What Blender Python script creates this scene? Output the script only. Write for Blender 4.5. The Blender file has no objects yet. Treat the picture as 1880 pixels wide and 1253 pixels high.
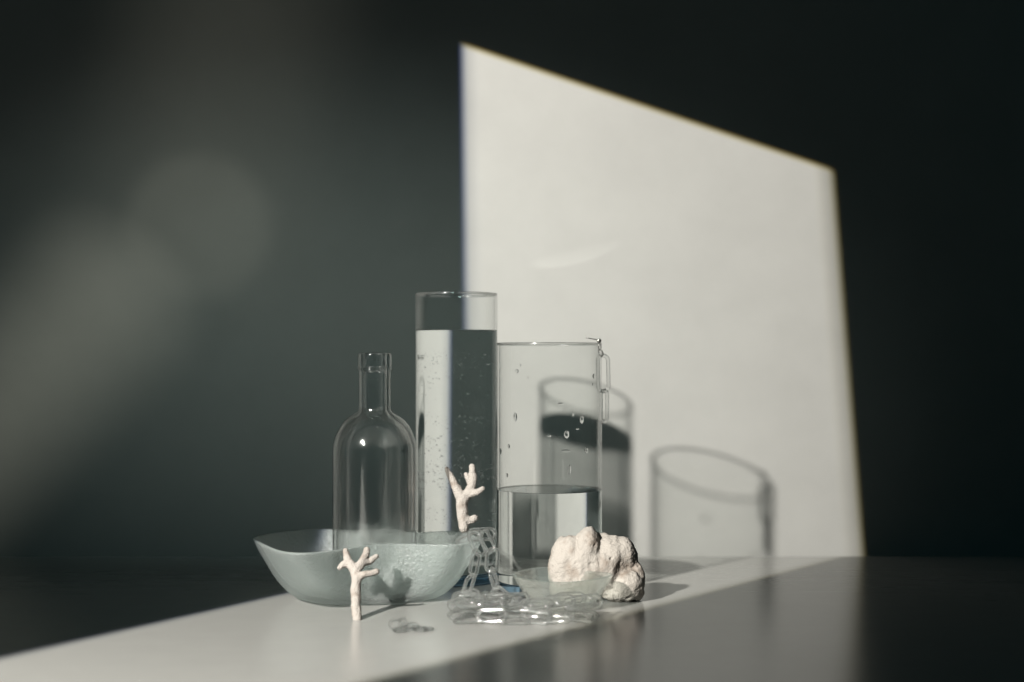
import bpy, bmesh, math, random
from mathutils import Vector, Matrix, Quaternion, noise

random.seed(7)
S = bpy.context.scene
C = S.collection
PI = math.pi

# ------------------------------------------------------------------ camera
F, HX, HY, CH = 2700.0, 940.0, 665.0, 0.27      # focal (px of the photo), principal column, eye line, eye height
WALL = 2.092                                     # distance camera - wall


def P(px, py, d):
    """point seen at photo pixel (px,py) standing d metres in front of the camera"""
    return Vector(((px - HX) / F * d, d, CH - (py - HY) / F * d))


def floor_pt(px, py):
    d = CH * F / (py - HY)
    return P(px, py, d)


cam = bpy.data.cameras.new('camera')
cam.sensor_width = 36
cam.lens = 36 * F / 1880
cam.shift_y = (HY - 626.5) / 1880
cam.clip_start = 0.01
cam.clip_end = 50
cam.dof.use_dof = True
cam.dof.focus_distance = 1.655
cam.dof.aperture_fstop = 2.5
co = bpy.data.objects.new('camera', cam)
co.location = (0, 0, CH)
co.rotation_euler = (PI / 2, 0, 0)
C.objects.link(co)
S.camera = co

# ------------------------------------------------------------------ render
S.view_settings.view_transform = 'Standard'
S.view_settings.look = 'None'
S.view_settings.exposure = 0
S.view_settings.gamma = 1
S.render.engine = 'CYCLES'
cy = S.cycles
cy.use_denoising = True
cy.use_adaptive_sampling = False
cy.max_bounces = 24
cy.transmission_bounces = 24
cy.glossy_bounces = 8
cy.diffuse_bounces = 2
cy.transparent_max_bounces = 32
cy.caustics_reflective = False
cy.caustics_refractive = True
cy.blur_glossy = 0.4
cy.sample_clamp_indirect = 4
cy.sample_clamp_direct = 0

w = bpy.data.worlds.new('World')
S.world = w
w.use_nodes = True
bg = w.node_tree.nodes['Background']
bg.inputs[0].default_value = (0.25, 0.88, 1.0, 1)
bg.inputs[1].default_value = 0.025


# ------------------------------------------------------------------ node maths
class X:
    """a float socket that can be written as arithmetic"""
    def __init__(s, nt, v): s.nt, s.v = nt, v
    def op(s, o, b=None, c=None, clamp=False):
        n = s.nt.nodes.new('ShaderNodeMath'); n.operation = o; n.use_clamp = clamp
        for i, q in enumerate((s, b, c)):
            if q is None: continue
            q = q.v if isinstance(q, X) else q
            if isinstance(q, (int, float)): n.inputs[i].default_value = q
            else: s.nt.links.new(q, n.inputs[i])
        return X(s.nt, n.outputs[0])
    def __add__(s, b): return s.op('ADD', b)
    def __radd__(s, b): return s.op('ADD', b)
    def __sub__(s, b): return s.op('SUBTRACT', b)
    def __rsub__(s, b): return X(s.nt, b).op('SUBTRACT', s)
    def __mul__(s, b): return s.op('MULTIPLY', b)
    def __rmul__(s, b): return s.op('MULTIPLY', b)
    def __truediv__(s, b): return s.op('DIVIDE', b)
    def step(s, a, b, o0=0.0, o1=1.0):
        n = s.nt.nodes.new('ShaderNodeMapRange'); n.interpolation_type = 'SMOOTHSTEP'
        s.nt.links.new(s.v, n.inputs['Value'])
        for k, q in (('From Min', a), ('From Max', b), ('To Min', o0), ('To Max', o1)):
            n.inputs[k].default_value = q
        return X(s.nt, n.outputs[0])
    def maximum(s, b): return s.op('MAXIMUM', b)
    def sat(s): return s.op('ADD', 0.0, clamp=True)


def capsule(x, z, a, b):
    """distance of (x,z) to the segment a-b"""
    dx, dz = b[0] - a[0], b[1] - a[1]
    L2 = dx * dx + dz * dz
    px, pz = x - a[0], z - a[1]
    t = ((px * dx + pz * dz) / L2).sat()
    ex, ez = px - t * dx, pz - t * dz
    return (ex * ex + ez * ez).op('SQRT')


def projector(name, loc, power, radius, mask, caustic=False):
    """a point lamp shaped by a colour mask: mask(x, z) -> (r,g,b), x/z = where its ray meets the wall plane"""
    l = bpy.data.lights.new(name, 'POINT')
    l.energy = power
    l.shadow_soft_size = radius
    l.use_soft_falloff = False
    l.use_nodes = True
    nt = l.node_tree
    em = nt.nodes['Emission']
    g = nt.nodes.new('ShaderNodeNewGeometry')
    sp = nt.nodes.new('ShaderNodeSeparateXYZ')
    nt.links.new(g.outputs['Incoming'], sp.inputs[0])
    dx, dy, dz = (X(nt, sp.outputs[i]) for i in range(3))
    sq = nt.nodes.new('ShaderNodeSeparateXYZ')
    nt.links.new(g.outputs['Position'], sq.inputs[0])
    qx, qy, qz = (X(nt, sq.outputs[i]) for i in range(3))
    ok = dy.step(0.02, 0.05)
    dy = dy.maximum(0.02)
    k = WALL - qy
    x = dx / dy * k + qx
    z = dz / dy * k + qz
    cc = nt.nodes.new('ShaderNodeCombineXYZ')
    for i, q in enumerate(mask(x, z)):
        nt.links.new((q * ok).v, cc.inputs[i])
    nt.links.new(cc.outputs[0], em.inputs['Color'])
    em.inputs['Strength'].default_value = 1
    o = bpy.data.objects.new(name, l)
    o.location = loc
    C.objects.link(o)
    if caustic: l.cycles.is_caustics_light = True
    return o


KEY = (-1.42, -0.40, 1.39)


def key_mask(x, z):
    out = []
    tint = (1.0, 0.972, 0.905)
    for i, (sx, sz) in enumerate(((0.0003, 0.0003), (0, 0), (-0.0011, -0.0008))):
        xx, zz = x - sx, z - sz
        le = xx + 0.062 + zz * 0.012
        left = le.step(-0.007, 0.009, 0.0, 0.72) + le.step(0.0, 0.026, 0.0, 0.28)
        rd = zz * -0.079 + 0.4985 - xx
        right = rd.step(-0.008, 0.009, 0.0, 0.66) + rd.step(0.002, 0.030, 0.0, 0.34)
        top = (0.699 - xx * 0.3394 - zz).step(-0.005, 0.008)
        out.append(left * right * top * tint[i])
    return out


projector('shutter_spot', KEY, 1330, 0.045, key_mask, True)  # key lamp: a shuttered projector at finite distance, not the sun


def glow_mask(x, z):
    up = capsule(x, z, (-0.36, 1.0), (-0.43, 0.50)).step(0.02, 0.24, 0.62, 0)
    lo = capsule(x, z, (-0.58, 0.36), (-0.90, 0.02)).step(0.0, 0.18, 2.4, 0)
    disc = capsule(x, z, (-0.446, 0.463), (-0.4461, 0.463)).step(0.078, 0.126, 0.62, 0)
    mid = capsule(x, z, (-0.45, 0.42), (-0.10, 0.34)).step(0.0, 0.42, 0.5, 0)
    m = up.maximum(lo) + disc + mid
    return [m * 1.0, m * 1.0, m * 0.84]


projector('added_wall_glow', (-0.55, 0.45, 0.75), 16.0, 0.01, glow_mask)  # added lamp, paints a soft beam and disc of glow on the wall


def fill_mask(x, z):
    ex, ez = (x + 0.24) / 1.1, (z - 0.22) / 0.66
    r = (ex * ex + ez * ez).op('SQRT')
    m = r.step(0.05, 0.85, 1.0, 0.0)
    return [m * 0.74, m * 1.0, m * 0.96]


def glint_mask(x, z):
    u = (x - 0.092) * 0.968 + (z - 0.4226) * 0.25
    v = (z - 0.4226) * 0.968 - (x - 0.092) * 0.25
    v = v - u * u * 1.2 + 0.002
    r = ((u / 0.072) * (u / 0.072) + (v / 0.012) * (v / 0.012)).op('SQRT')
    m = r.step(0.75, 1.05, 1.0, 0.0) * v.step(-0.010, 0.012, 1.0, 0.35)
    m = m + capsule(x, z, (0.172, 0.192), (0.27, 0.29)).step(0.0, 0.022, 0.22, 0.0) \
        + capsule(x, z, (0.225, 0.300), (0.39, 0.345)).step(0.0, 0.020, 0.16, 0.0) \
        + capsule(x, z, (-0.172, 0.463), (-0.145, 0.472)).step(0.0, 0.005, 0.16, 0.0)
    return [m * 1.0, m * 0.98, m * 0.93]


projector('added_glint_lamp', (-0.066, 1.80, 0.335), 1.6, 0.001, glint_mask)  # added lamp inside the tall vase, imitates key light reflected off its water
projector('added_fill_lamp', (-0.25, 1.10, 1.25), 22.0, 0.12, fill_mask)  # added unseen lamp, lifts the shaded wall with teal light


# ------------------------------------------------------------------ helpers
def tag(o, label=None, cat=None, group=None, kind=None):
    for k, v in (('label', label), ('category', cat), ('group', group), ('kind', kind)):
        if v: o[k] = v
    return o


def empty(name, loc, label, cat, group=None):
    o = bpy.data.objects.new(name, None)
    o.empty_display_size = 0.02
    o.location = loc
    C.objects.link(o)
    bpy.context.view_layer.update()
    return tag(o, label, cat, group)


def link(name, me, mat, parent=None, smooth=True):
    if mat:
        for m in (mat if isinstance(mat, (list, tuple)) else [mat]): me.materials.append(m)
    if smooth:
        me.polygons.foreach_set('use_smooth', [True] * len(me.polygons))
    o = bpy.data.objects.new(name, me)
    C.objects.link(o)
    if parent:
        o.parent = parent
        o.matrix_parent_inverse = Matrix.Translation(-parent.location)
    return o


def caster(o): o.cycles.is_caustics_caster = True; return o
def receiver(o): o.cycles.is_caustics_receiver = True; return o


def newmat(name):
    m = bpy.data.materials.new(name)
    m.use_nodes = True
    nt = m.node_tree
    nt.nodes.clear()
    out = nt.nodes.new('ShaderNodeOutputMaterial')
    return m, nt, out


def N(nt, t, **kw):
    n = nt.nodes.new(t)
    for k, v in kw.items():
        if k.startswith('_'): setattr(n, k[1:], v)
        else: n.inputs[k.replace('__', ' ')].default_value = v
    return n


def glass(name, ior, col=(1, 1, 1), rough=0.0):
    m, nt, out = newmat(name)
    g = N(nt, 'ShaderNodeBsdfGlass', IOR=ior, Roughness=rough, Color=(*col, 1))
    nt.links.new(g.outputs[0], out.inputs[0])
    return m


def bumped(nt, scale, strength, dist, detail=3.0, kind='noise'):
    tc = N(nt, 'ShaderNodeTexCoord')
    t = N(nt, 'ShaderNodeTexNoise' if kind == 'noise' else 'ShaderNodeTexVoronoi', Scale=scale)
    if kind == 'noise': t.inputs['Detail'].default_value = detail
    nt.links.new(tc.outputs['Object'], t.inputs['Vector'])
    b = N(nt, 'ShaderNodeBump', Strength=strength, Distance=dist)
    nt.links.new(t.outputs[0], b.inputs['Height'])
    return b, t, tc


M_GLASS = glass('clear_glass', 1.5, (0.975, 0.992, 0.988))
M_BASE = glass('thick_blue_glass', 1.5, (0.68, 0.79, 0.87))


def pane_glass(name='thin_glass_wall', ior=1.36, edge=1.0, col=(0.994, 0.998, 0.996)):
    m, nt, out = newmat(name)
    g = N(nt, 'ShaderNodeNewGeometry')
    i = N(nt, 'ShaderNodeMapRange'); i.inputs['To Min'].default_value = ior; i.inputs['To Max'].default_value = 1 / ior
    nt.links.new(g.outputs['Backfacing'], i.inputs['Value'])
    f = N(nt, 'ShaderNodeFresnel'); nt.links.new(i.outputs[0], f.inputs['IOR'])
    t = N(nt, 'ShaderNodeBsdfTransparent', Color=(*col, 1))
    if edge < 1:                       # edges painted darker, for the light thick glass absorbs and bends away
        lw = N(nt, 'ShaderNodeLayerWeight', Blend=0.5)
        r = N(nt, 'ShaderNodeValToRGB')
        r.color_ramp.elements[0].position = 0.62; r.color_ramp.elements[0].color = (*col, 1)
        r.color_ramp.elements[1].position = 0.93; r.color_ramp.elements[1].color = (col[0] * edge, col[1] * edge, col[2] * edge, 1)
        nt.links.new(lw.outputs['Facing'], r.inputs[0]); nt.links.new(r.outputs[0], t.inputs[0])
    q = N(nt, 'ShaderNodeBsdfGlossy', Roughness=0.0)
    mx = N(nt, 'ShaderNodeMixShader')
    nt.links.new(f.outputs[0], mx.inputs[0]); nt.links.new(t.outputs[0], mx.inputs[1]); nt.links.new(q.outputs[0], mx.inputs[2])
    nt.links.new(mx.outputs[0], out.inputs[0])
    return m


def clear_cast(name, ior, edge, share, gloss, rough, milk=0.0):
    """thick clear plastic or glass seen in small pieces: mostly straight through, part bent, edges painted darker"""
    m = pane_glass(name, ior, edge, (0.99, 0.995, 0.99))
    nt = m.node_tree
    o = next(n for n in nt.nodes if n.type == 'OUTPUT_MATERIAL')
    l = o.inputs[0].links[0].from_socket
    g = N(nt, 'ShaderNodeBsdfGlass', IOR=1.47, Roughness=0.0)
    m1 = N(nt, 'ShaderNodeMixShader', Fac=share)
    nt.links.new(l, m1.inputs[1]); nt.links.new(g.outputs[0], m1.inputs[2])
    q = N(nt, 'ShaderNodeBsdfGlossy', Roughness=rough)
    m2 = N(nt, 'ShaderNodeMixShader', Fac=gloss)
    nt.links.new(m1.outputs[0], m2.inputs[1]); nt.links.new(q.outputs[0], m2.inputs[2])
    last = m2
    if milk:
        tr = N(nt, 'ShaderNodeBsdfTranslucent', Color=(0.95, 0.96, 0.94, 1)); df = N(nt, 'ShaderNodeBsdfDiffuse', Color=(0.95, 0.96, 0.94, 1))
        m3 = N(nt, 'ShaderNodeMixShader', Fac=0.5); m4 = N(nt, 'ShaderNodeMixShader', Fac=milk)
        nt.links.new(tr.outputs[0], m3.inputs[1]); nt.links.new(df.outputs[0], m3.inputs[2])
        nt.links.new(m2.outputs[0], m4.inputs[1]); nt.links.new(m3.outputs[0], m4.inputs[2])
        last = m4
    nt.links.new(last.outputs[0], o.inputs[0])
    return m


M_PANE = pane_glass()
M_RIM = clear_cast('rim_glass', 1.5, 0.35, 0.45, 0.07, 0.09)
M_WATERSIDE = glass('water_column', 1.345, (0.985, 1, 0.995))
M_WATER = glass('water_surface', 1.333, (1, 1, 1))
M_BUBBLE = glass('air_bubble', 1 / 1.333, (1, 1, 1))
M_DROP = glass('water_drop', 1.333, (1, 1, 1))


def mix_glass(name, ior, col, rough, through, bump=None, tcol=None, milk=0.0):
    """cast glass: refracts, with a share of light that passes straight through"""
    m, nt, out = newmat(name)
    g = N(nt, 'ShaderNodeBsdfGlass', IOR=ior, Roughness=rough, Color=(*col, 1))
    t = N(nt, 'ShaderNodeBsdfTransparent', Color=(*(tcol or col), 1))
    mx = N(nt, 'ShaderNodeMixShader', Fac=through)
    nt.links.new(g.outputs[0], mx.inputs[1]); nt.links.new(t.outputs[0], mx.inputs[2])
    last = mx
    if bump:
        b, _, _ = bumped(nt, *bump)
        nt.links.new(b.outputs[0], g.inputs['Normal'])
    if milk:
        tr = N(nt, 'ShaderNodeBsdfTranslucent', Color=(*[min(1, c) for c in col], 1))
        df = N(nt, 'ShaderNodeBsdfDiffuse', Color=(*[min(1, c) for c in col], 1))
        a = N(nt, 'ShaderNodeMixShader', Fac=0.32)
        nt.links.new(tr.outputs[0], a.inputs[1]); nt.links.new(df.outputs[0], a.inputs[2])
        if bump: nt.links.new(b.outputs[0], tr.inputs['Normal']); nt.links.new(b.outputs[0], df.inputs['Normal'])
        m2 = N(nt, 'ShaderNodeMixShader', Fac=milk)
        nt.links.new(mx.outputs[0], m2.inputs[1]); nt.links.new(a.outputs[0], m2.inputs[2])
        last = m2
    nt.links.new(last.outputs[0], out.inputs[0])
    return m


M_BOTTLE = clear_cast('bottle_glass', 1.75, 0.40, 0.22, 0.025, 0.10)
M_LINK = clear_cast('clear_acrylic', 1.5, 0.26, 0.42, 0.045, 0.06, 0.02)
M_GEM = clear_cast('clear_drop_glass', 1.6, 0.16, 0.60, 0.04, 0.06, 0.0)
M_LIP = clear_cast('bottle_lip_glass', 2.1, 0.35, 0.15, 0.03, 0.08)
M_BOWL = mix_glass('pebbled_green_glass', 1.5, (0.905, 0.945, 0.935), 0.26, 0.42, (340, 0.85, 0.0026, 2.5), (0.88, 0.915, 0.90), 0.18)
M_DISH = mix_glass('frosted_pale_glass', 1.48, (0.94, 0.965, 0.955), 0.10, 0.64, (120, 0.25, 0.0015, 2.0), (0.95, 0.975, 0.965), 0.035)


def principled(name, col, rough, spec=0.5, metal=0.0):
    m, nt, out = newmat(name)
    b = N(nt, 'ShaderNodeBsdfPrincipled', Roughness=rough, Metallic=metal)
    b.inputs['Base Color'].default_value = (*col, 1)
    b.inputs['Specular IOR Level'].default_value = spec
    nt.links.new(b.outputs[0], out.inputs[0])
    return m, nt, b


M_STEEL, _, _ = principled('dark_steel', (0.35, 0.34, 0.32), 0.18, 0.5, 1.0)

# wall: matt paint with a trace of roller texture
M_WALL, nt, b = principled('wall_paint', (0.20, 0.199, 0.190), 0.75, 0.25)
def mottled(nt, b, col, scale, amount):
    tc = N(nt, 'ShaderNodeTexCoord')
    t = N(nt, 'ShaderNodeTexNoise', Scale=scale); t.inputs['Detail'].default_value = 7; t.inputs['Roughness'].default_value = 0.65
    nt.links.new(tc.outputs['Object'], t.inputs['Vector'])
    cr = N(nt, 'ShaderNodeValToRGB')
    cr.color_ramp.elements[0].position = 0.3; cr.color_ramp.elements[0].color = (*[c * (1 - amount) for c in col], 1)
    cr.color_ramp.elements[1].position = 0.7; cr.color_ramp.elements[1].color = (*[c * (1 + amount) for c in col], 1)
    nt.links.new(t.outputs[0], cr.inputs[0]); nt.links.new(cr.outputs[0], b.inputs['Base Color'])


mottled(nt, b, (0.20, 0.199, 0.190), 9, 0.045)
bp, t, tc = bumped(nt, 260, 0.12, 0.0008, 5)
nt.links.new(bp.outputs[0], b.inputs['Normal'])

# tabletop: smooth satin board, faint wipe marks
M_TABLE, nt, b = principled('satin_board', (0.193, 0.193, 0.185), 0.22, 0.5)
tc = N(nt, 'ShaderNodeTexCoord')
mp = N(nt, 'ShaderNodeMapping'); mp.inputs['Scale'].default_value = (1.5, 9, 1); mp.inputs['Rotation'].default_value = (0, 0, 0.15)
nt.links.new(tc.outputs['Object'], mp.inputs[0])
tn = N(nt, 'ShaderNodeTexNoise', Scale=5.0); tn.inputs['Detail'].default_value = 5
nt.links.new(mp.outputs[0], tn.inputs['Vector'])
rr = N(nt, 'ShaderNodeMapRange'); rr.inputs['From Min'].default_value = 0.3; rr.inputs['From Max'].default_value = 0.7
rr.inputs['To Min'].default_value = 0.212; rr.inputs['To Max'].default_value = 0.236
mottled(nt, b, (0.202, 0.201, 0.191), 30, 0.025)
nt.links.new(tn.outputs[0], rr.inputs['Value']); nt.links.new(rr.outputs[0], b.inputs['Roughness'])

# coral: chalky, pitted
def coral_mat(name, base, dark, scale, spot, pore=0.7):
    m, nt, b = principled(name, base, 0.9, 0.2)
    tc = N(nt, 'ShaderNodeTexCoord')
    n1 = N(nt, 'ShaderNodeTexNoise', Scale=scale); n1.inputs['Detail'].default_value = 6
    v = N(nt, 'ShaderNodeTexVoronoi', Scale=scale * 4.5)
    n2 = N(nt, 'ShaderNodeTexNoise', Scale=scale * 0.35); n2.inputs['Detail'].default_value = 4
    for q in (n1, v, n2): nt.links.new(tc.outputs['Object'], q.inputs['Vector'])
    cr = N(nt, 'ShaderNodeValToRGB')
    cr.color_ramp.elements[0].position = spot; cr.color_ramp.elements[0].color = (*dark, 1)
    cr.color_ramp.elements[1].position = spot + 0.16; cr.color_ramp.elements[1].color = (*base, 1)
    nt.links.new(n2.outputs[0], cr.inputs[0])
    nt.links.new(cr.outputs[0], b.inputs['Base Color'])
    b1 = N(nt, 'ShaderNodeBump', Strength=0.55, Distance=0.0012)
    b2 = N(nt, 'ShaderNodeBump', Strength=pore, Distance=0.0015)
    nt.links.new(n1.outputs[0], b1.inputs['Height']); nt.links.new(v.outputs[0], b2.inputs['Height'])
    nt.links.new(b1.outputs[0], b2.inputs['Normal']); nt.links.new(b2.outputs[0], b.inputs['Normal'])
    return m


M_CORAL = coral_mat('bleached_coral', (0.235, 0.215, 0.196), (0.165, 0.138, 0.118), 150, 0.32, 0.6)
M_ROCK = coral_mat('chalky_coral_rock', (0.228, 0.209, 0.188), (0.14, 0.115, 0.095), 110, 0.33, 0.35)


# ------------------------------------------------------------------ setting
def slab(name, x0, x1, y0, y1, z0, z1, mat):
    bm = bmesh.new()
    bmesh.ops.create_cube(bm, size=1)
    for v in bm.verts:
        v.co = Vector(((x0 + x1) / 2 + v.co.x * (x1 - x0), (y0 + y1) / 2 + v.co.y * (y1 - y0), (z0 + z1) / 2 + v.co.z * (z1 - z0)))
    me = bpy.data.meshes.new(name); bm.to_mesh(me); bm.free()
    return receiver(tag(link(name, me, mat, smooth=False), kind='structure'))


slab('wall', -3.2, 3.2, WALL, WALL + 0.08, -0.60, 2.6, M_WALL)
slab('tabletop', -3.2, 3.2, -0.6, 2.042, -0.04, 0.0, M_TABLE)


# ------------------------------------------------------------------ lathe
def fillet(pts, radii, n=6):
    """round the corners of a polyline in (r,z)"""
    out = []
    for i, p in enumerate(pts):
        r = radii[i] if i < len(radii) else 0
        if r <= 0 or i == 0 or i == len(pts) - 1:
            out.append(p); continue
        a, b, c = Vector(pts[i - 1]), Vector(p), Vector(pts[i + 1])
        u, v = (a - b).normalized(), (c - b).normalized()
        ang = u.angle(v)
        d = r / math.tan(ang / 2)
        p0, p1 = b + u * d, b + v * d
        cen = b + (u + v).normalized() * (r / math.sin(ang / 2))
        a0, a1 = p0 - cen, p1 - cen
        th = a0.angle_signed(a1)
        for k in range(n + 1):
            q = th * k / n
            cs, sn = math.cos(-q), math.sin(-q)
            out.append((cen.x + a0.x * cs - a0.y * sn, cen.y + a0.x * sn + a0.y * cs))
    return out


def profile_normals(pr):
    """profile runs so that the outside lies on its right-hand side"""
    segs = []
    for (a, b) in zip(pr, pr[1:]):
        d = Vector((b[0] - a[0], b[1] - a[1])); segs.append((Vector((d.y, -d.x)), d.length))
    ns = []
    for i in range(len(pr)):
        n = Vector((0, 0))
        if i > 0: n += segs[i - 1][0]
        if i < len(segs): n += segs[i][0]
        ns.append(n.normalized())
    return ns


def lathe(name, pr, cen, mat, parent=None, rng=None, seg=128, mats=None, normals=None):
    """revolve pr[(r,z)]; rng = slice of the profile, normals from the whole profile"""
    ns = normals or profile_normals(pr)
    i0, i1 = rng or (0, len(pr) - 1)
    vs, nn, fs, mi = [], [], [], []
    rows = []
    for i in range(i0, i1 + 1):
        r, z = pr[i]
        if r < 1e-7:
            rows.append([len(vs)]); vs.append((cen[0], cen[1], cen[2] + z)); nn.append((0, 0, 1 if ns[i].y > 0 else -1)); continue
        row = []
        for k in range(seg):
            a = 2 * PI * k / seg
            row.append(len(vs))
            vs.append((cen[0] + r * math.cos(a), cen[1] + r * math.sin(a), cen[2] + z))
            nn.append((ns[i].x * math.cos(a), ns[i].x * math.sin(a), ns[i].y))
        rows.append(row)
    for j, (A, B) in enumerate(zip(rows, rows[1:])):
        for k in range(seg):
            k2 = (k + 1) % seg
            if len(A) == 1 and len(B) == 1: continue
            if len(A) == 1: f = (A[0], B[k2], B[k])
            elif len(B) == 1: f = (A[k], A[k2], B[0])
            else: f = (A[k], A[k2], B[k2], B[k])
            fs.append(f); mi.append(mats[i0 + j] if mats else 0)
    me = bpy.data.meshes.new(name)
    me.from_pydata(vs, [], fs)
    me.update()
    o = link(name, me, mat, parent)
    if mats: me.polygons.foreach_set('material_index', mi)
    me.normals_split_custom_set_from_vertices(nn)
    return o


def nearest(pr, z, side):
    return min(range(len(pr)), key=lambda i: abs(pr[i][1] - z) + (0 if (side(i)) else 9))


def vase(name, cx, cd, R, H, tw, tb, zw, label, wname, wlabel):
    root = empty(name, (cx, cd, 0), label, 'vase')
    cen = (cx, cd, 0)
    base = fillet([(0, 0.0012), (R * 0.72, 0.0012), (R * 0.80, 0.0), (R, 0.0), (R, tb), (0, tb - 0.001)], [0, 0.002, 0.002, 0.0045, 0.0012], 6)
    lathe('base', base, cen, M_BASE, root)
    zr = H - tw / 2
    lathe('upper_wall', [(R, zw + 0.0007), (R, zr)], cen, M_PANE, root)
    lathe('inner_wall', [(R - tw, zr), (R - tw, zw + 0.0007)], cen, M_PANE, root)
    ring = [(R - tw / 2 + tw * 0.54 * math.sin(2 * PI * k / 16), zr - tw * 0.54 * math.cos(2 * PI * k / 16)) for k in range(17)]
    lathe('rim', ring, cen, M_RIM, root)
    # the water (with the wall that holds it): bottom, side, shoulder, meniscus, top
    Ri = R - tw
    p1 = fillet([(0, tb + 0.0003), (R, tb + 0.0003), (R, zw + 0.0007)], [0, 0.0015, 0], 6)
    p2 = [(R, zw + 0.0007), (Ri, zw + 0.0007)]
    p3 = [(Ri - 0.002 * k / 8, zw + 0.0007 * (1 - k / 8) ** 2.2) for k in range(9)] + [(0, zw)]
    wr = empty(wname, (cx, cd, tb), wlabel, 'water')
    caster(lathe('lower_wall', p1, cen, M_WATERSIDE, root, (1, len(p1) - 1)))
    caster(lathe('water_edge', p2, cen, M_WATERSIDE, wr))
    caster(lathe('water_surface', p3, cen, M_WATERSIDE, wr))
    caster(lathe('water_bottom', p1, cen, M_WATERSIDE, wr, (0, 1)))
    return root, wr


TALL = ((838 - HX) / F * 1.81, 1.81)
SHORT = ((1008.5 - HX) / F * 1.742, 1.742)
HT = CH + (HY - 539) / F * 1.81
HS = CH + (HY - 630) / F * 1.742
tallv, tallw = vase('tall_vase', *TALL, 0.0503, HT, 0.0027, 0.014, CH + (HY - 608) / F * 1.81,
     'tall narrow clear glass cylinder vase filled almost to its rim with bubbly water',
     'still_water', 'clear water with tiny bubbles filling the tall narrow vase')
shortv, shortw = vase('wide_vase', *SHORT, 0.0622, HS, 0.0027, 0.012, CH + (HY - 899) / F * 1.742,
     'shorter wide clear glass cylinder vase half full of water, chain earring on its rim',
     'still_water', 'clear water in the lower half of the wide vase behind the white rock')

# ------------------------------------------------------------------ bottle
BD = 1.685
BX = (688 - HX) / F * BD
bz0 = 0.0085
topz = CH + (HY - 648) / F * BD
shz = CH + (HY - 755) / F * BD           # where the neck meets the shoulder
s = BD / F
Rb, Rn, Rl = 77 * s, 29 * s, 31 * s
zc = shz - 0.001
out = [(0, bz0 + 0.006), (Rb * 0.55, bz0 + 0.003), (Rb * 0.8, bz0), (Rb, bz0)]
out = fillet(out, [0, 0.004, 0.004, 0], 5)[:-1] + [(Rb - 0.006, bz0)]
for k in range(1, 7):
    a = PI / 2 * k / 6
    out.append((Rb - 0.006 + 0.006 * math.sin(a), bz0 + 0.006 - 0.006 * math.cos(a)))
zs = CH + (HY - 830) / F * BD            # start of the shoulder
out.append((Rb, zs - 0.06)); i_body = None
SH = [(Rb, zs), (0.995, 0.12), (0.975, 0.25), (0.94, 0.38), (0.885, 0.52), (0.81, 0.66), (0.71, 0.79), (0.60, 0.885), (0.50, 0.945)]
out.append(SH[0])
for (fr, fz) in SH[1:]: out.append((Rb * fr, zs + (zc - zs) * fz))
for k in range(0, 7):
    a = PI / 2 * k / 6
    out.append((Rn + 0.0042 * (1 - math.sin(a)), zc - 0.0008 + 0.006 * (1 - math.cos(a))))
i_neck = len(out) - 1
lipb = topz - 28 * s
out += [(Rn, lipb - 0.006)]
ring = [(Rn, lipb - 0.0032), (Rn + 0.0019, lipb - 0.0026), (Rn + 0.0019, lipb - 0.0012), (Rn + 0.0003, lipb - 0.0002), (Rl - 0.0003, lipb + 0.001), (Rl, lipb + 0.0022), (Rl, topz - 0.004)]
i_lip = len(out)
out += ring
for k in range(1, 7):
    a = PI / 2 * k / 6
    out.append((Rl - 0.0032 * (1 - math.cos(a)), topz - 0.0032 + 0.0032 * math.sin(a)))
tn_ = 0.0042
for k in range(0, 5):
    a = PI / 2 * k / 4
    out.append((Rn - tn_ + 0.0015 * (1 - math.sin(a)), topz - 0.0015 * (1 - math.cos(a))))
i_in = len(out) - 1
inn = [(Rn - tn_, zc + 0.006), (Rn - tn_ + 0.0005, zc + 0.001), (Rn - tn_ + 0.003, zc - 0.003)]
for (fr, fz) in reversed(SH[1:]):
    inn.append((max(Rb * fr - 0.0042, Rn - tn_ + 0.003), zs + (zc - zs) * fz - 0.0042 * (0.25 + 0.8 * fz)))
inn.append((Rb - 0.0042, zs - 0.004))
inn.append((Rb - 0.0042, bz0 + 0.016))
for k in range(1, 6):
    a = PI / 2 * k / 5
    inn.append((Rb - 0.0042 - 0.009 * (1 - math.cos(a)), bz0 + 0.016 - 0.009 * math.sin(a)))
inn.append((Rb * 0.6, bz0 + 0.0085)); inn.append((0, bz0 + 0.012))
i_ns = len(out) + 1
prb = out + inn
bot = empty('glass_bottle', (BX, BD, bz0), 'empty clear round-shouldered glass bottle standing in the large green glass bowl', 'bottle')
bc = (BX, BD, 0)
i_nk = i_in + 3
lathe('bottle_body', prb, bc, M_BOTTLE, bot, (0, i_neck))
lathe('neck', prb, bc, M_BOTTLE, bot, (i_neck, i_lip))
lathe('lip', prb, bc, M_LIP, bot, (i_lip, i_in))
lathe('neck_bore', prb, bc, M_BOTTLE, bot, (i_in, i_nk))
lathe('inner_wall', prb, bc, M_BOTTLE, bot, (i_nk, len(prb) - 1))


# ------------------------------------------------------------------ bowls
def crom(pts, n):
    out, m = [], len(pts)
    for i in range(m):
        p0, p1, p2, p3 = pts[i - 1], pts[i], pts[(i + 1) % m], pts[(i + 2) % m]
        for k in range(n):
            t = k / n
            out.append(0.5 * ((2 * p1) + (p2 - p0) * t + (2 * p0 - 5 * p1 + 4 * p2 - p3) * t * t + (3 * p1 - p0 - 3 * p2 + p3) * t ** 3))
    return out


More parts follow.
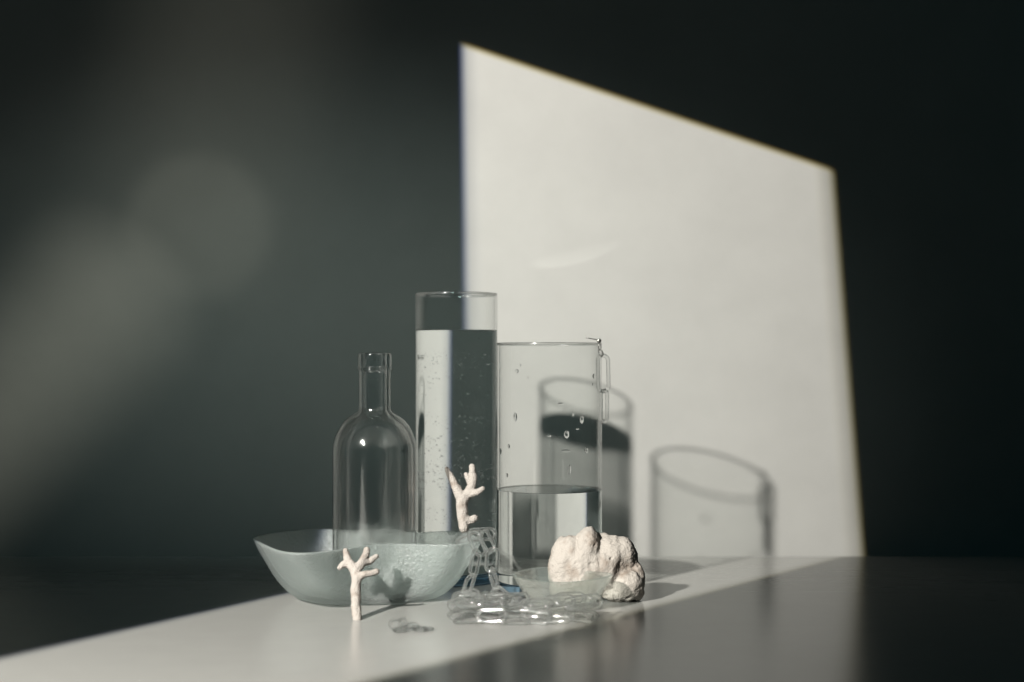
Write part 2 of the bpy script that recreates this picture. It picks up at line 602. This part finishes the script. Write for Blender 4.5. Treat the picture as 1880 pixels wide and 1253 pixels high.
def bowl(name, rim, cen, bax, th, mat, label, prof, wob, zb=0.0, n=144):
    """rim: closed list of points; the wall flares from an elliptic foot (bax) to the rim"""
    # resample by angle around the rim's own centre
    c = Vector((cen[0], cen[1], 0))
    dense = crom(rim, 24)
    ang = sorted(((math.atan2(p.y - c.y, p.x - c.x), p) for p in dense), key=lambda t: t[0])
    ring = []
    for k in range(n):
        a = -PI + 2 * PI * (k + 0.5) / n
        j = min(range(len(ang)), key=lambda i: abs(ang[i][0] - a))
        p = ang[j][1]; r = math.hypot(p.x - c.x, p.y - c.y)
        ring.append([a, r, p.z])
    for _ in range(4):
        ring = [[ring[i][0], (ring[i - 1][1] + 2 * ring[i][1] + ring[(i + 1) % n][1]) / 4,
                 (ring[i - 1][2] + 2 * ring[i][2] + ring[(i + 1) % n][2]) / 4] for i in range(n)]
    rows = []

    def row(f, inset, lift):
        """f: 0 foot .. 1 rim; prof maps height fraction to outward fraction"""
        rr = []
        for a, r, z in ring:
            rb = bax[0] * bax[1] / math.hypot(bax[1] * math.cos(a), bax[0] * math.sin(a))
            g = prof(f)
            rad = rb + (r - rb) * g - inset
            h = z * f
            wv = wob * noise.noise(Vector((math.cos(a) * 2.2, math.sin(a) * 2.2, f * 2.5))) * math.sin(PI * min(1, f))
            rr.append((c.x + (rad + wv) * math.cos(a), c.y + (rad + wv) * math.sin(a), zb + h + lift))
        return rr
    K = 20
    outer = [row((k / K), 0, 0) for k in range(K)]
    fk = [0.975, 0.99, 1.0, 1.0, 1.0, 0.99, 0.975]
    fi = [0, 0, th * 0.12, th * 0.5, th * 0.88, th, th]
    fl = [0, 0, 0, th * 0.22, 0, 0, 0]
    lipr = [row(fk[i], fi[i], fl[i]) for i in range(7)]
    inner = [row((k / K), th, th * (1 - k / K)) for k in range(K - 1, -1, -1)]
    allr = outer + lipr + inner
    vs, fs = [], []
    foot0 = [(c.x + (p[0] - c.x) * 0.5, c.y + (p[1] - c.y) * 0.5, zb + 0.0) for p in outer[0]]
    foot1 = [(c.x + (p[0] - c.x) * 0.5, c.y + (p[1] - c.y) * 0.5, zb + th) for p in inner[-1]]
    allr = [foot0] + allr + [foot1]
    for r in allr: vs += r
    q = len(allr)
    for i in range(q - 1):
        for k in range(n):
            k2 = (k + 1) % n
            fs.append((i * n + k, i * n + k2, (i + 1) * n + k2, (i + 1) * n + k))
    vs.append((c.x, c.y, zb)); vs.append((c.x, c.y, zb + th))
    for k in range(n):
        k2 = (k + 1) % n
        fs.append((len(vs) - 2, k2, k)); fs.append(((q - 1) * n + k, (q - 1) * n + k2, len(vs) - 1))
    tmp = bpy.data.meshes.new('tmp'); tmp.from_pydata(vs, [], fs); tmp.update()
    nrm = [v.normal.copy() for v in tmp.vertices]
    root = empty(name, (c.x, c.y, zb), label, 'bowl')
    a0, a1 = 1 + K, 1 + K + 6              # rows of the rounded lip
    groups = {'bowl_wall': [], 'rim': []}
    for fi_, f in enumerate(fs):
        i = fi_ // n
        groups['rim' if (a0 <= i < a1 and fi_ < (q - 1) * n) else 'bowl_wall'].append(f)
    for nm, ff in groups.items():
        used = sorted({v for f in ff for v in f}); mp_ = {v: i for i, v in enumerate(used)}
        me = bpy.data.meshes.new(nm)
        me.from_pydata([vs[v] for v in used], [], [tuple(mp_[v] for v in f) for f in ff]); me.update()
        o = link(nm, me, mat, root)
        me.normals_split_custom_set_from_vertices([nrm[v] for v in used])
        receiver(o)
    bpy.data.meshes.remove(tmp)
    return root


rz = 0.0665
rimpx = [(464, 990), (507, 1012), (548, 1018), (587, 1016), (628, 1010.6), (679, 1003), (736, 1000), (793, 1001), (838, 1002),
         (886, 992), (845, 976), (807, 977), (770, 980), (736, 975), (701, 972), (656, 975), (621, 974), (587, 972), (541, 975), (496, 980)]
rim = []
for (px, py) in rimpx:
    d = (CH - rz) * F / (py - HY)
    rim.append(Vector(((px - HX) / F * d, d, rz)))
bowl('glass_bowl', rim, (-0.165, 1.682), (0.070, 0.052), 0.0050, M_BOWL,
     'large wavy-rimmed pale green pebbled glass bowl holding the empty bottle', lambda f: f ** 0.5, 0.002)
dz_ = 0.0365
dpx = [(939, 1054), (960, 1063), (1000, 1069), (1040, 1070), (1085, 1066), (1126, 1055), (1090, 1050), (1050, 1046), (1015, 1043), (985, 1043), (960, 1047)]
rim = []
for (px, py) in dpx:
    d = (CH - dz_) * F / (py - HY)
    rim.append(Vector(((px - HX) / F * d, d, dz_)))
bowl('small_dish', rim, ((1035 - HX) / F * 1.612, 1.612), (0.024, 0.020), 0.0028, M_DISH,
     'small shallow frosted glass dish in front of the white coral rock', lambda f: f ** 0.6, 0.0015)


# ------------------------------------------------------------------ coral sprigs
def sprig(name, nodes, edges, label, ns):
    """nodes: (px,py,depth,radius px); skin + subsurf, then grown lumpy"""
    me = bpy.data.meshes.new(name)
    pts = [P(a, b, d) for a, b, d, r in nodes]
    base = Vector(pts[0])
    bm = bmesh.new()
    rad = [r * 1.12 * d / F for _, _, d, r in nodes]
    for i, j in edges:
        n_ = max(2, int((pts[i] - pts[j]).length / (0.35 * min(rad[i], rad[j]))))
        for k in range(n_ + 1):
            t = k / n_
            r = rad[i] * (1 - t) + rad[j] * t
            bmesh.ops.create_icosphere(bm, subdivisions=2, radius=r, matrix=Matrix.Translation(pts[i].lerp(pts[j], t) - base))
    bm.to_mesh(me); bm.free()
    o = bpy.data.objects.new(name, me); o.location = base; C.objects.link(o)
    rm = o.modifiers.new('r', 'REMESH'); rm.mode = 'VOXEL'; rm.voxel_size = 0.00055
    sm = o.modifiers.new('s', 'SMOOTH'); sm.factor = 0.5; sm.iterations = 8
    dg = bpy.context.evaluated_depsgraph_get()
    m2 = bpy.data.meshes.new_from_object(o.evaluated_get(dg))
    o.modifiers.clear()
    o.data = m2
    m2.name = name
    cos = [v.co.copy() for v in m2.vertices]; nrm = [v.normal.copy() for v in m2.vertices]
    flat = []
    for p, n_ in zip(cos, nrm):
        flat += (p + n_ * (0.0008 * noise.noise(p * 130 + Vector((ns, ns, 0))) + 0.0003 * noise.noise(p * 700)))[:]
    m2.vertices.foreach_set('co', flat); m2.update()
    m2.materials.clear(); m2.materials.append(M_CORAL)
    m2.polygons.foreach_set('use_smooth', [True] * len(m2.polygons))
    return receiver(tag(o, label, 'coral'))


d0 = 1.541
def dd(y): return d0 + (1138 - y) / 131 * 0.052
n1 = [(656, 1137.5, 7.5), (653.5, 1112, 8.6), (653, 1083, 8.6), (654.5, 1060, 9.0), (653, 1047, 9.5),
      (641, 1034, 7.5), (637, 1022, 6.0), (635, 1011, 4.6), (630, 1037, 5.5), (623, 1043, 4.2),
      (664, 1034, 7.5), (671, 1021, 6.2), (674, 1010, 5.8), (678, 1032, 5.6), (691, 1022, 4.6),
      (668, 1055, 5.6), (680, 1053, 5.6), (691, 1050, 5.4)]
n1 = [(a, b, dd(b) - (0.006 if i in (15, 16, 17) else 0) + (0.004 if i in (13, 14) else 0), r) for i, (a, b, r) in enumerate(n1)]
e1 = [(0, 1), (1, 2), (2, 3), (3, 4), (4, 5), (5, 6), (6, 7), (5, 8), (8, 9), (4, 10), (10, 11), (11, 12), (10, 13), (13, 14), (3, 15), (15, 16), (16, 17)]
sprig('coral_sprig', n1, e1, 'white branching coral twig standing on the table against the front of the large bowl', 3)
n2 = [(852, 970, 8.5), (850, 950, 9.5), (848, 930, 10.2), (848.5, 917, 11.0),
      (841, 903, 8.2), (833, 887, 6.6), (826, 872, 5.4), (820, 861, 3.6),
      (858, 907, 8.0), (867, 892, 7.6), (868.5, 874, 6.8), (866, 857, 5.4),
      (861, 881, 5.0), (855.5, 871, 4.0), (877, 904, 5.8), (886, 898, 4.8), (861, 957, 6.5), (871.5, 952, 6.2)]
n2 = [(a, b, 1.722 + (970 - b) / 110 * 0.012 - (0.006 if i in (14, 15) else 0), r) for i, (a, b, r) in enumerate(n2)]
e2 = [(0, 1), (1, 2), (2, 3), (3, 4), (4, 5), (5, 6), (6, 7), (3, 8), (8, 9), (9, 10), (10, 11), (9, 12), (12, 13), (8, 14), (14, 15), (1, 16), (16, 17)]
sprig('coral_sprig', n2, e2, 'white forked coral twig perched on the chain, leaning on the tall vase', 9)

# ------------------------------------------------------------------ coral rock
def rock():
    D = 1.665
    s = D / F
    bm = bmesh.new()
    # (px, py, depth offset, rx, ry, rz in px, tilt)
    lobes = [(1050, 1046, 0.002, 44, 46, 62, 0.0), (1032, 1026, 0.006, 24, 40, 40, 0.1), (1078, 1012, 0.000, 25, 46, 46, 0.10), (1075, 1052, -0.004, 46, 48, 52, 0.0),
             (1120, 1026, 0.004, 42, 46, 42, 0.0), (1143, 1018, 0.004, 26, 40, 33, -0.5), (1106, 1048, -0.002, 38, 46, 44, 0.5), (1100, 1000, 0.012, 24, 30, 22, 0.3),
             (1172, 1060, 0.002, 14, 30, 27, -0.2), (1153, 1074, -0.006, 31, 40, 29, 0.2), (1140, 1091, -0.004, 36, 36, 14, 0), (1160, 1084, 0.000, 24, 36, 20, 0.1), (1060, 1082, 0.006, 52, 42, 34, 0)]
    for (px, py, do, rx, ry, rz_, ti) in lobes:
        c = P(px, py, D + do)
        M = Matrix.Translation(c) @ Matrix.Rotation(ti, 4, 'Y') @ Matrix.Diagonal((rx * s, ry * s * 0.72, rz_ * s, 1))
        bmesh.ops.create_icosphere(bm, subdivisions=4, radius=1, matrix=M)
    base = P(1095, 1100, D); base.z = 0
    for v in bm.verts: v.co -= base
    me = bpy.data.meshes.new('coral_rock'); bm.to_mesh(me); bm.free()
    o = bpy.data.objects.new('coral_rock', me); o.location = base; C.objects.link(o)
    rm = o.modifiers.new('r', 'REMESH'); rm.mode = 'VOXEL'; rm.voxel_size = 0.0011
    sm = o.modifiers.new('s', 'SMOOTH'); sm.factor = 0.5; sm.iterations = 8
    dg = bpy.context.evaluated_depsgraph_get()
    m2 = bpy.data.meshes.new_from_object(o.evaluated_get(dg))
    o.modifiers.clear(); o.data = m2
    cos = [v.co.copy() for v in m2.vertices]; nrm = [v.normal.copy() for v in m2.vertices]
    flat = []
    for p, n_ in zip(cos, nrm):
        h = 0.0022 * noise.noise(p * 45 + Vector((4, 1, 2))) + 0.0011 * noise.noise(p * 110) + 0.0006 * noise.noise(p * 300)
        h += 0.0011 * noise.noise(Vector((p.x * 150, p.y * 60, p.z * 35)))
        pit = noise.noise(p * 190 + Vector((9, 9, 9)))
        if pit > 0.45: h -= (pit - 0.45) * 0.008
        q = p + n_ * h
        flat += (q.x, q.y, max(q.z, 0.0))
    m2.vertices.foreach_set('co', flat); m2.update()
    m2.materials.clear(); m2.materials.append(M_ROCK)
    m2.polygons.foreach_set('use_smooth', [True] * len(m2.polygons))
    receiver(tag(o, 'chunky white coral rock with a dark cleft beside the wide vase', 'rock'))


rock()


# ------------------------------------------------------------------ chain links
def link_mesh(name, L, W, r, n=12, m=14):
    """stadium ring lying in x (long) / y (short), wire radius r"""
    R = W / 2 - r
    h = L / 2 - r - R
    path = []
    for k in range(m + 1):
        a = -PI / 2 + PI * k / m
        path.append((Vector((h + R * math.cos(a), R * math.sin(a), 0)), Vector((math.cos(a), math.sin(a), 0))))
    for k in range(m + 1):
        a = PI / 2 + PI * k / m
        path.append((Vector((-h + R * math.cos(a), R * math.sin(a), 0)), Vector((math.cos(a), math.sin(a), 0))))
    vs, fs = [], []
    q = len(path)
    for p, nn in path:
        for j in range(n):
            a = 2 * PI * j / n
            vs.append(p + nn * (r * math.cos(a)) + Vector((0, 0, r * math.sin(a))))
    for i in range(q):
        for j in range(n):
            i2, j2 = (i + 1) % q, (j + 1) % n
            fs.append((i * n + j, i2 * n + j, i2 * n + j2, i * n + j2))
    me = bpy.data.meshes.new(name); me.from_pydata(vs, [], fs); me.update()
    me.polygons.foreach_set('use_smooth', [True] * len(me.polygons))
    return me


def orient(axis, roll):
    """frame with x along axis, ring plane turned by roll from horizontal"""
    x = axis.normalized()
    up = Vector((0, 0, 1))
    if abs(x.dot(up)) > 0.9: up = Vector((0, -1, 0))
    y = up.cross(x).normalized()
    z = x.cross(y)
    R = Matrix((x, y, z)).transposed().to_4x4()
    return R @ Matrix.Rotation(roll, 4, 'X')


ch = empty('acrylic_chain', P(960, 1140, 1.53) * Vector((1, 1, 0)) if False else Vector((0.01, 1.53, 0)),
           'clear acrylic link chain draped over the bowl and piled on the table', 'chain')
ML = link_mesh('chain_link', 0.0350, 0.0168, 0.00225)
ML.materials.append(M_LINK)


def put(mid, axis, roll, sc=1.0, parent=ch, mesh=ML, name='link'):
    o = bpy.data.objects.new(name, mesh)
    C.objects.link(o)
    o.parent = parent
    M = Matrix.Translation(mid) @ orient(axis, roll) @ Matrix.Scale(sc, 4)
    o.matrix_basis = Matrix.Translation(-parent.location) @ M
    return o


def seg_link(a, b, roll, **kw):
    return put((a + b) / 2, b - a, roll, **kw)


# over the bowl's corner and down in two strands
hang = [((840, 997, 1.672), (884, 978, 1.680), 0.5),
        ((862, 983, 1.664), (908, 980, 1.672), 1.2),
        ((868, 980, 1.655), (884, 1018, 1.640), 0.3),
        ((878, 1006, 1.640), (866, 1062, 1.618), 1.9),
        ((868, 1050, 1.622), (852, 1102, 1.590), 0.55),
        ((884, 976, 1.672), (905, 1014, 1.648), 1.2),
        ((905, 1002, 1.650), (902, 1056, 1.622), 0.1),
        ((900, 1044, 1.630), (914, 1086, 1.600), 1.5),
        ((903, 1080, 1.596), (936, 1108, 1.565), 0.7),
        ((846, 1094, 1.575), (890, 1108, 1.560), 1.1)]
for a, b, r in hang: seg_link(P(*a), P(*b), r)
rnd = random.Random(21)


def strand(x0, x1, D0, D1, z0, z1, n, ph, bow=0.0):
    for k in range(n):
        t = (k + 0.5) / n
        px = x0 + (x1 - x0) * t
        D = D0 + (D1 - D0) * t + bow * math.sin(PI * t)
        edge = (k + ph) % 2
        roll = (1.25 if edge else 0.22) + rnd.uniform(-0.38, 0.38)
        z = z0 + (z1 - z0) * t + 0.0021 + 0.0057 * abs(math.sin(roll))
        ax = Vector((1, rnd.uniform(-0.42, 0.42) + bow * 6 * math.cos(PI * t), rnd.uniform(-0.12, 0.12)))
        put(Vector(((px - HX) / F * D, D, z + abs(ax.z) * 0.015)), ax, roll)


strand(842, 1086, 1.520, 1.524, 0, 0, 6, 0, -0.008)
strand(834, 1092, 1.545, 1.548, 0, 0, 6, 1, 0.0)
strand(842, 1088, 1.531, 1.534, 0.0135, 0.011, 6, 1, 0.003)
strand(850, 1010, 1.562, 1.560, 0.004, 0.002, 4, 0, 0.0)
for (px, D, z, yaw, roll) in ((856, 1.562, 0.020, 0.5, 1.0), (905, 1.552, 0.021, -0.3, 0.5), (884, 1.545, 0.019, 0.9, 1.2), (1062, 1.535, 0.019, 0.1, 0.7), (1000, 1.556, 0.014, -0.2, 1.2)):
    put(Vector(((px - HX) / F * D, D, z)), Vector((math.cos(yaw), math.sin(yaw), 0.12)), roll)
# turns at both ends
for (px, D, z, yaw, roll) in ((839, 1.533, 0.003, 1.3, 0.5), (842, 1.54, 0.013, 1.0, 0.9), (1084, 1.535, 0.004, 1.4, 0.6), (1078, 1.55, 0.014, 0.3, 1.3), (1046, 1.545, 0.018, 0.05, 0.9), (925, 1.556, 0.012, 0.5, 0.9), (890, 1.552, 0.014, -0.4, 0.6)):
    put(Vector(((px - HX) / F * D, D, z + 0.003)), Vector((math.cos(yaw), math.sin(yaw), 0.05)), roll)

# ------------------------------------------------------------------ earring on the wide vase
ED = SHORT[1] - 0.006
ep = P(1100, 626, ED)
er = empty('chain_earring', ep, 'clear link drop earring with a dark metal ball hanging from the wide vase rim', 'earring')
s = ED / F
bm = bmesh.new(); bmesh.ops.create_uvsphere(bm, u_segments=24, v_segments=16, radius=4.2 * s)
me = bpy.data.meshes.new('stud'); bm.to_mesh(me); bm.free()
o = link('stud', me, M_STEEL); o.parent = er


def wire(name, pts, r, mat, parent, n=8):
    vs, fs = [], []
    for i, p in enumerate(pts):
        d = (pts[min(i + 1, len(pts) - 1)] - pts[max(i - 1, 0)]).normalized()
        u = d.cross(Vector((0, 1, 0.01))).normalized(); v = d.cross(u)
        for j in range(n):
            a = 2 * PI * j / n
            vs.append(p + u * r * math.cos(a) + v * r * math.sin(a))
    for i in range(len(pts) - 1):
        for j in range(n):
            j2 = (j + 1) % n
            fs.append((i * n + j, i * n + j2, (i + 1) * n + j2, (i + 1) * n + j))
    fs.append(tuple(range(n))[::-1]); fs.append(tuple((len(pts) - 1) * n + j for j in range(n)))
    me = bpy.data.meshes.new(name); me.from_pydata(vs, [], fs); me.update()
    return link(name, me, mat, parent)


wire('hook', [P(x, y, ED - dd_) for x, y, dd_ in ((1098, 625, 0), (1093, 623.5, .0), (1087, 622.5, 0), (1081, 621.5, 0), (1076, 620.5, 0))], 0.8 * s, M_STEEL, er)
MJ = link_mesh('jump_ring', 15 * s, 11 * s, 1.0 * s, 8, 10); MJ.materials.append(M_STEEL)
put(P(1101, 637, ED), Vector((0.1, 0, -1)), 1.57 + 0.6, parent=er, mesh=MJ, name='jump_ring')
put(P(1103, 648, ED), Vector((0.25, 0, -1)), 0.75, parent=er, mesh=MJ, name='jump_ring')
ME1 = link_mesh('earring_link', 73 * s, 26 * s, 3.6 * s, 14, 16); ME1.materials.append(M_GEM)
ME2 = link_mesh('earring_link', 64 * s, 23 * s, 3.6 * s, 14, 16); ME2.materials.append(M_GEM)
put(P(1107.5, 686, ED), Vector((0.02, 0, -1)), 1.57 + 1.57, parent=er, mesh=ME1)
put(P(1109, 746, ED), Vector((0.0, 0, -1)), 1.57 + 0.85, parent=er, mesh=ME2)

# ------------------------------------------------------------------ loose trinket
tp = floor_pt(752, 1160)
tr = empty('loose_links', tp, 'small tangle of tiny clear links lying alone at the front of the table', 'jewellery')
MT = link_mesh('tiny_link', 0.015, 0.011, 0.0015, 10, 10); MT.materials.append(M_GEM)
for (px, D, z, yaw, roll, sc) in ((728, 1.478, 0.0066, 0.35, 1.25, 1.15), (740, 1.487, 0.0062, 1.1, 1.4, 1.05), (734, 1.470, 0.0022, 0.2, 0.15, 1.0), (757, 1.478, 0.0042, 0.15, 0.6, 1.0), (772, 1.476, 0.002, -0.1, 0.12, 1.1), (786, 1.478, 0.002, 0.3, 0.2, 0.8)):
    put(Vector(((px - HX) / F * D, D, z)), Vector((math.cos(yaw), math.sin(yaw), 0)), roll, sc, tr, MT)


# ------------------------------------------------------------------ bubbles and drops
def ico(sub):
    bm = bmesh.new(); bmesh.ops.create_icosphere(bm, subdivisions=sub, radius=1)
    v = [x.co.copy() for x in bm.verts]; f = [tuple(q.index for q in x.verts) for x in bm.faces]
    bm.free(); return v, f


iv, if_ = ico(2)
vs, fs = [], []
rb = random.Random(5)
bands = [(662, 12, 120), (680, 16, 45), (735, 30, 20), (772, 10, 70), (822, 14, 90), (835, 30, 90), (868, 14, 130), (880, 12, 90), (900, 30, 60), (945, 8, 60), (960, 12, 30)]
for (yc, sp_, cnt) in bands:
    for _ in range(int(cnt * 2.4)):
        py = rb.gauss(yc, sp_ * 0.9)
        z = CH + (HY - py) / F * 1.81
        if z > CH + (HY - 612) / F * 1.81: continue
        a = rb.uniform(0, 2 * PI)
        r = rb.choice((0.0003, 0.0004, 0.0005, 0.0006, 0.0008)) * rb.uniform(0.6, 0.95)
        rad = 0.0503 - 0.0027 - r * 1.3
        c = Vector((TALL[0] + rad * math.cos(a), TALL[1] + rad * math.sin(a), z))
        k = len(vs)
        vs += [c + v * r for v in iv]; fs += [tuple(i + k for i in f) for f in if_]
me = bpy.data.meshes.new('bubble_cluster'); me.from_pydata(vs, [], fs); me.update()
tag(link('bubble_cluster', me, M_BUBBLE, tallw), kind='stuff')

iv, if_ = ico(3)
me = bpy.data.meshes.new('water_droplet'); me.from_pydata([v for v in iv], [], if_); me.update()
me.materials.append(M_DROP); me.polygons.foreach_set('use_smooth', [True] * len(me.polygons))
drops = [(946, 766, 3.4, 6.5), (1068, 771, 4.2, 6.0), (1040, 798, 4.4, 6.0), (1077, 827, 4.0, 4.5), (1045, 863, 3.2, 7.5), (1108, 691, 3.6, 3.6), (1029, 742, 5.0, 2.0), (1039, 828, 7.5, 1.8),
         (1008, 801, 3.2, 1.5), (934, 820, 2.6, 3.2), (949, 682, 3.2, 3.0), (955, 671, 1.6, 2.0), (969, 694, 1.4, 1.6), (1052, 760, 1.6, 4.0), (917, 829, 4.2, 4.5), (931, 873, 2.5, 3.0), (1090, 706, 2.0, 2.0), (1060, 788, 3.0, 1.4)]
Ri = 0.0622 - 0.0027
for (px, py, rx, rz_) in drops:
    px = min(px, 1092)
    s = (SHORT[1] - 0.05) / F
    x = (px - HX) * s
    ca = max(-0.97, min(0.97, (x - SHORT[0]) / Ri))
    a = -math.acos(ca)
    Dd = SHORT[1] + Ri * math.sin(a)
    c = P(px, py, Dd)
    o = bpy.data.objects.new('water_droplet', me)
    C.objects.link(o)
    th = min(rx, rz_) * 0.45 * s
    o.matrix_basis = Matrix.Translation((SHORT[0] + (Ri) * math.cos(a), Dd, c.z)) @ Matrix.Rotation(a, 4, 'Z') @ Matrix.Diagonal((th, rx * 1.25 * s, rz_ * 1.25 * s, 1))
    tag(o, 'small clear water droplet clinging to the wide vase above its waterline', 'droplet', 'droplets clinging to the wide vase')
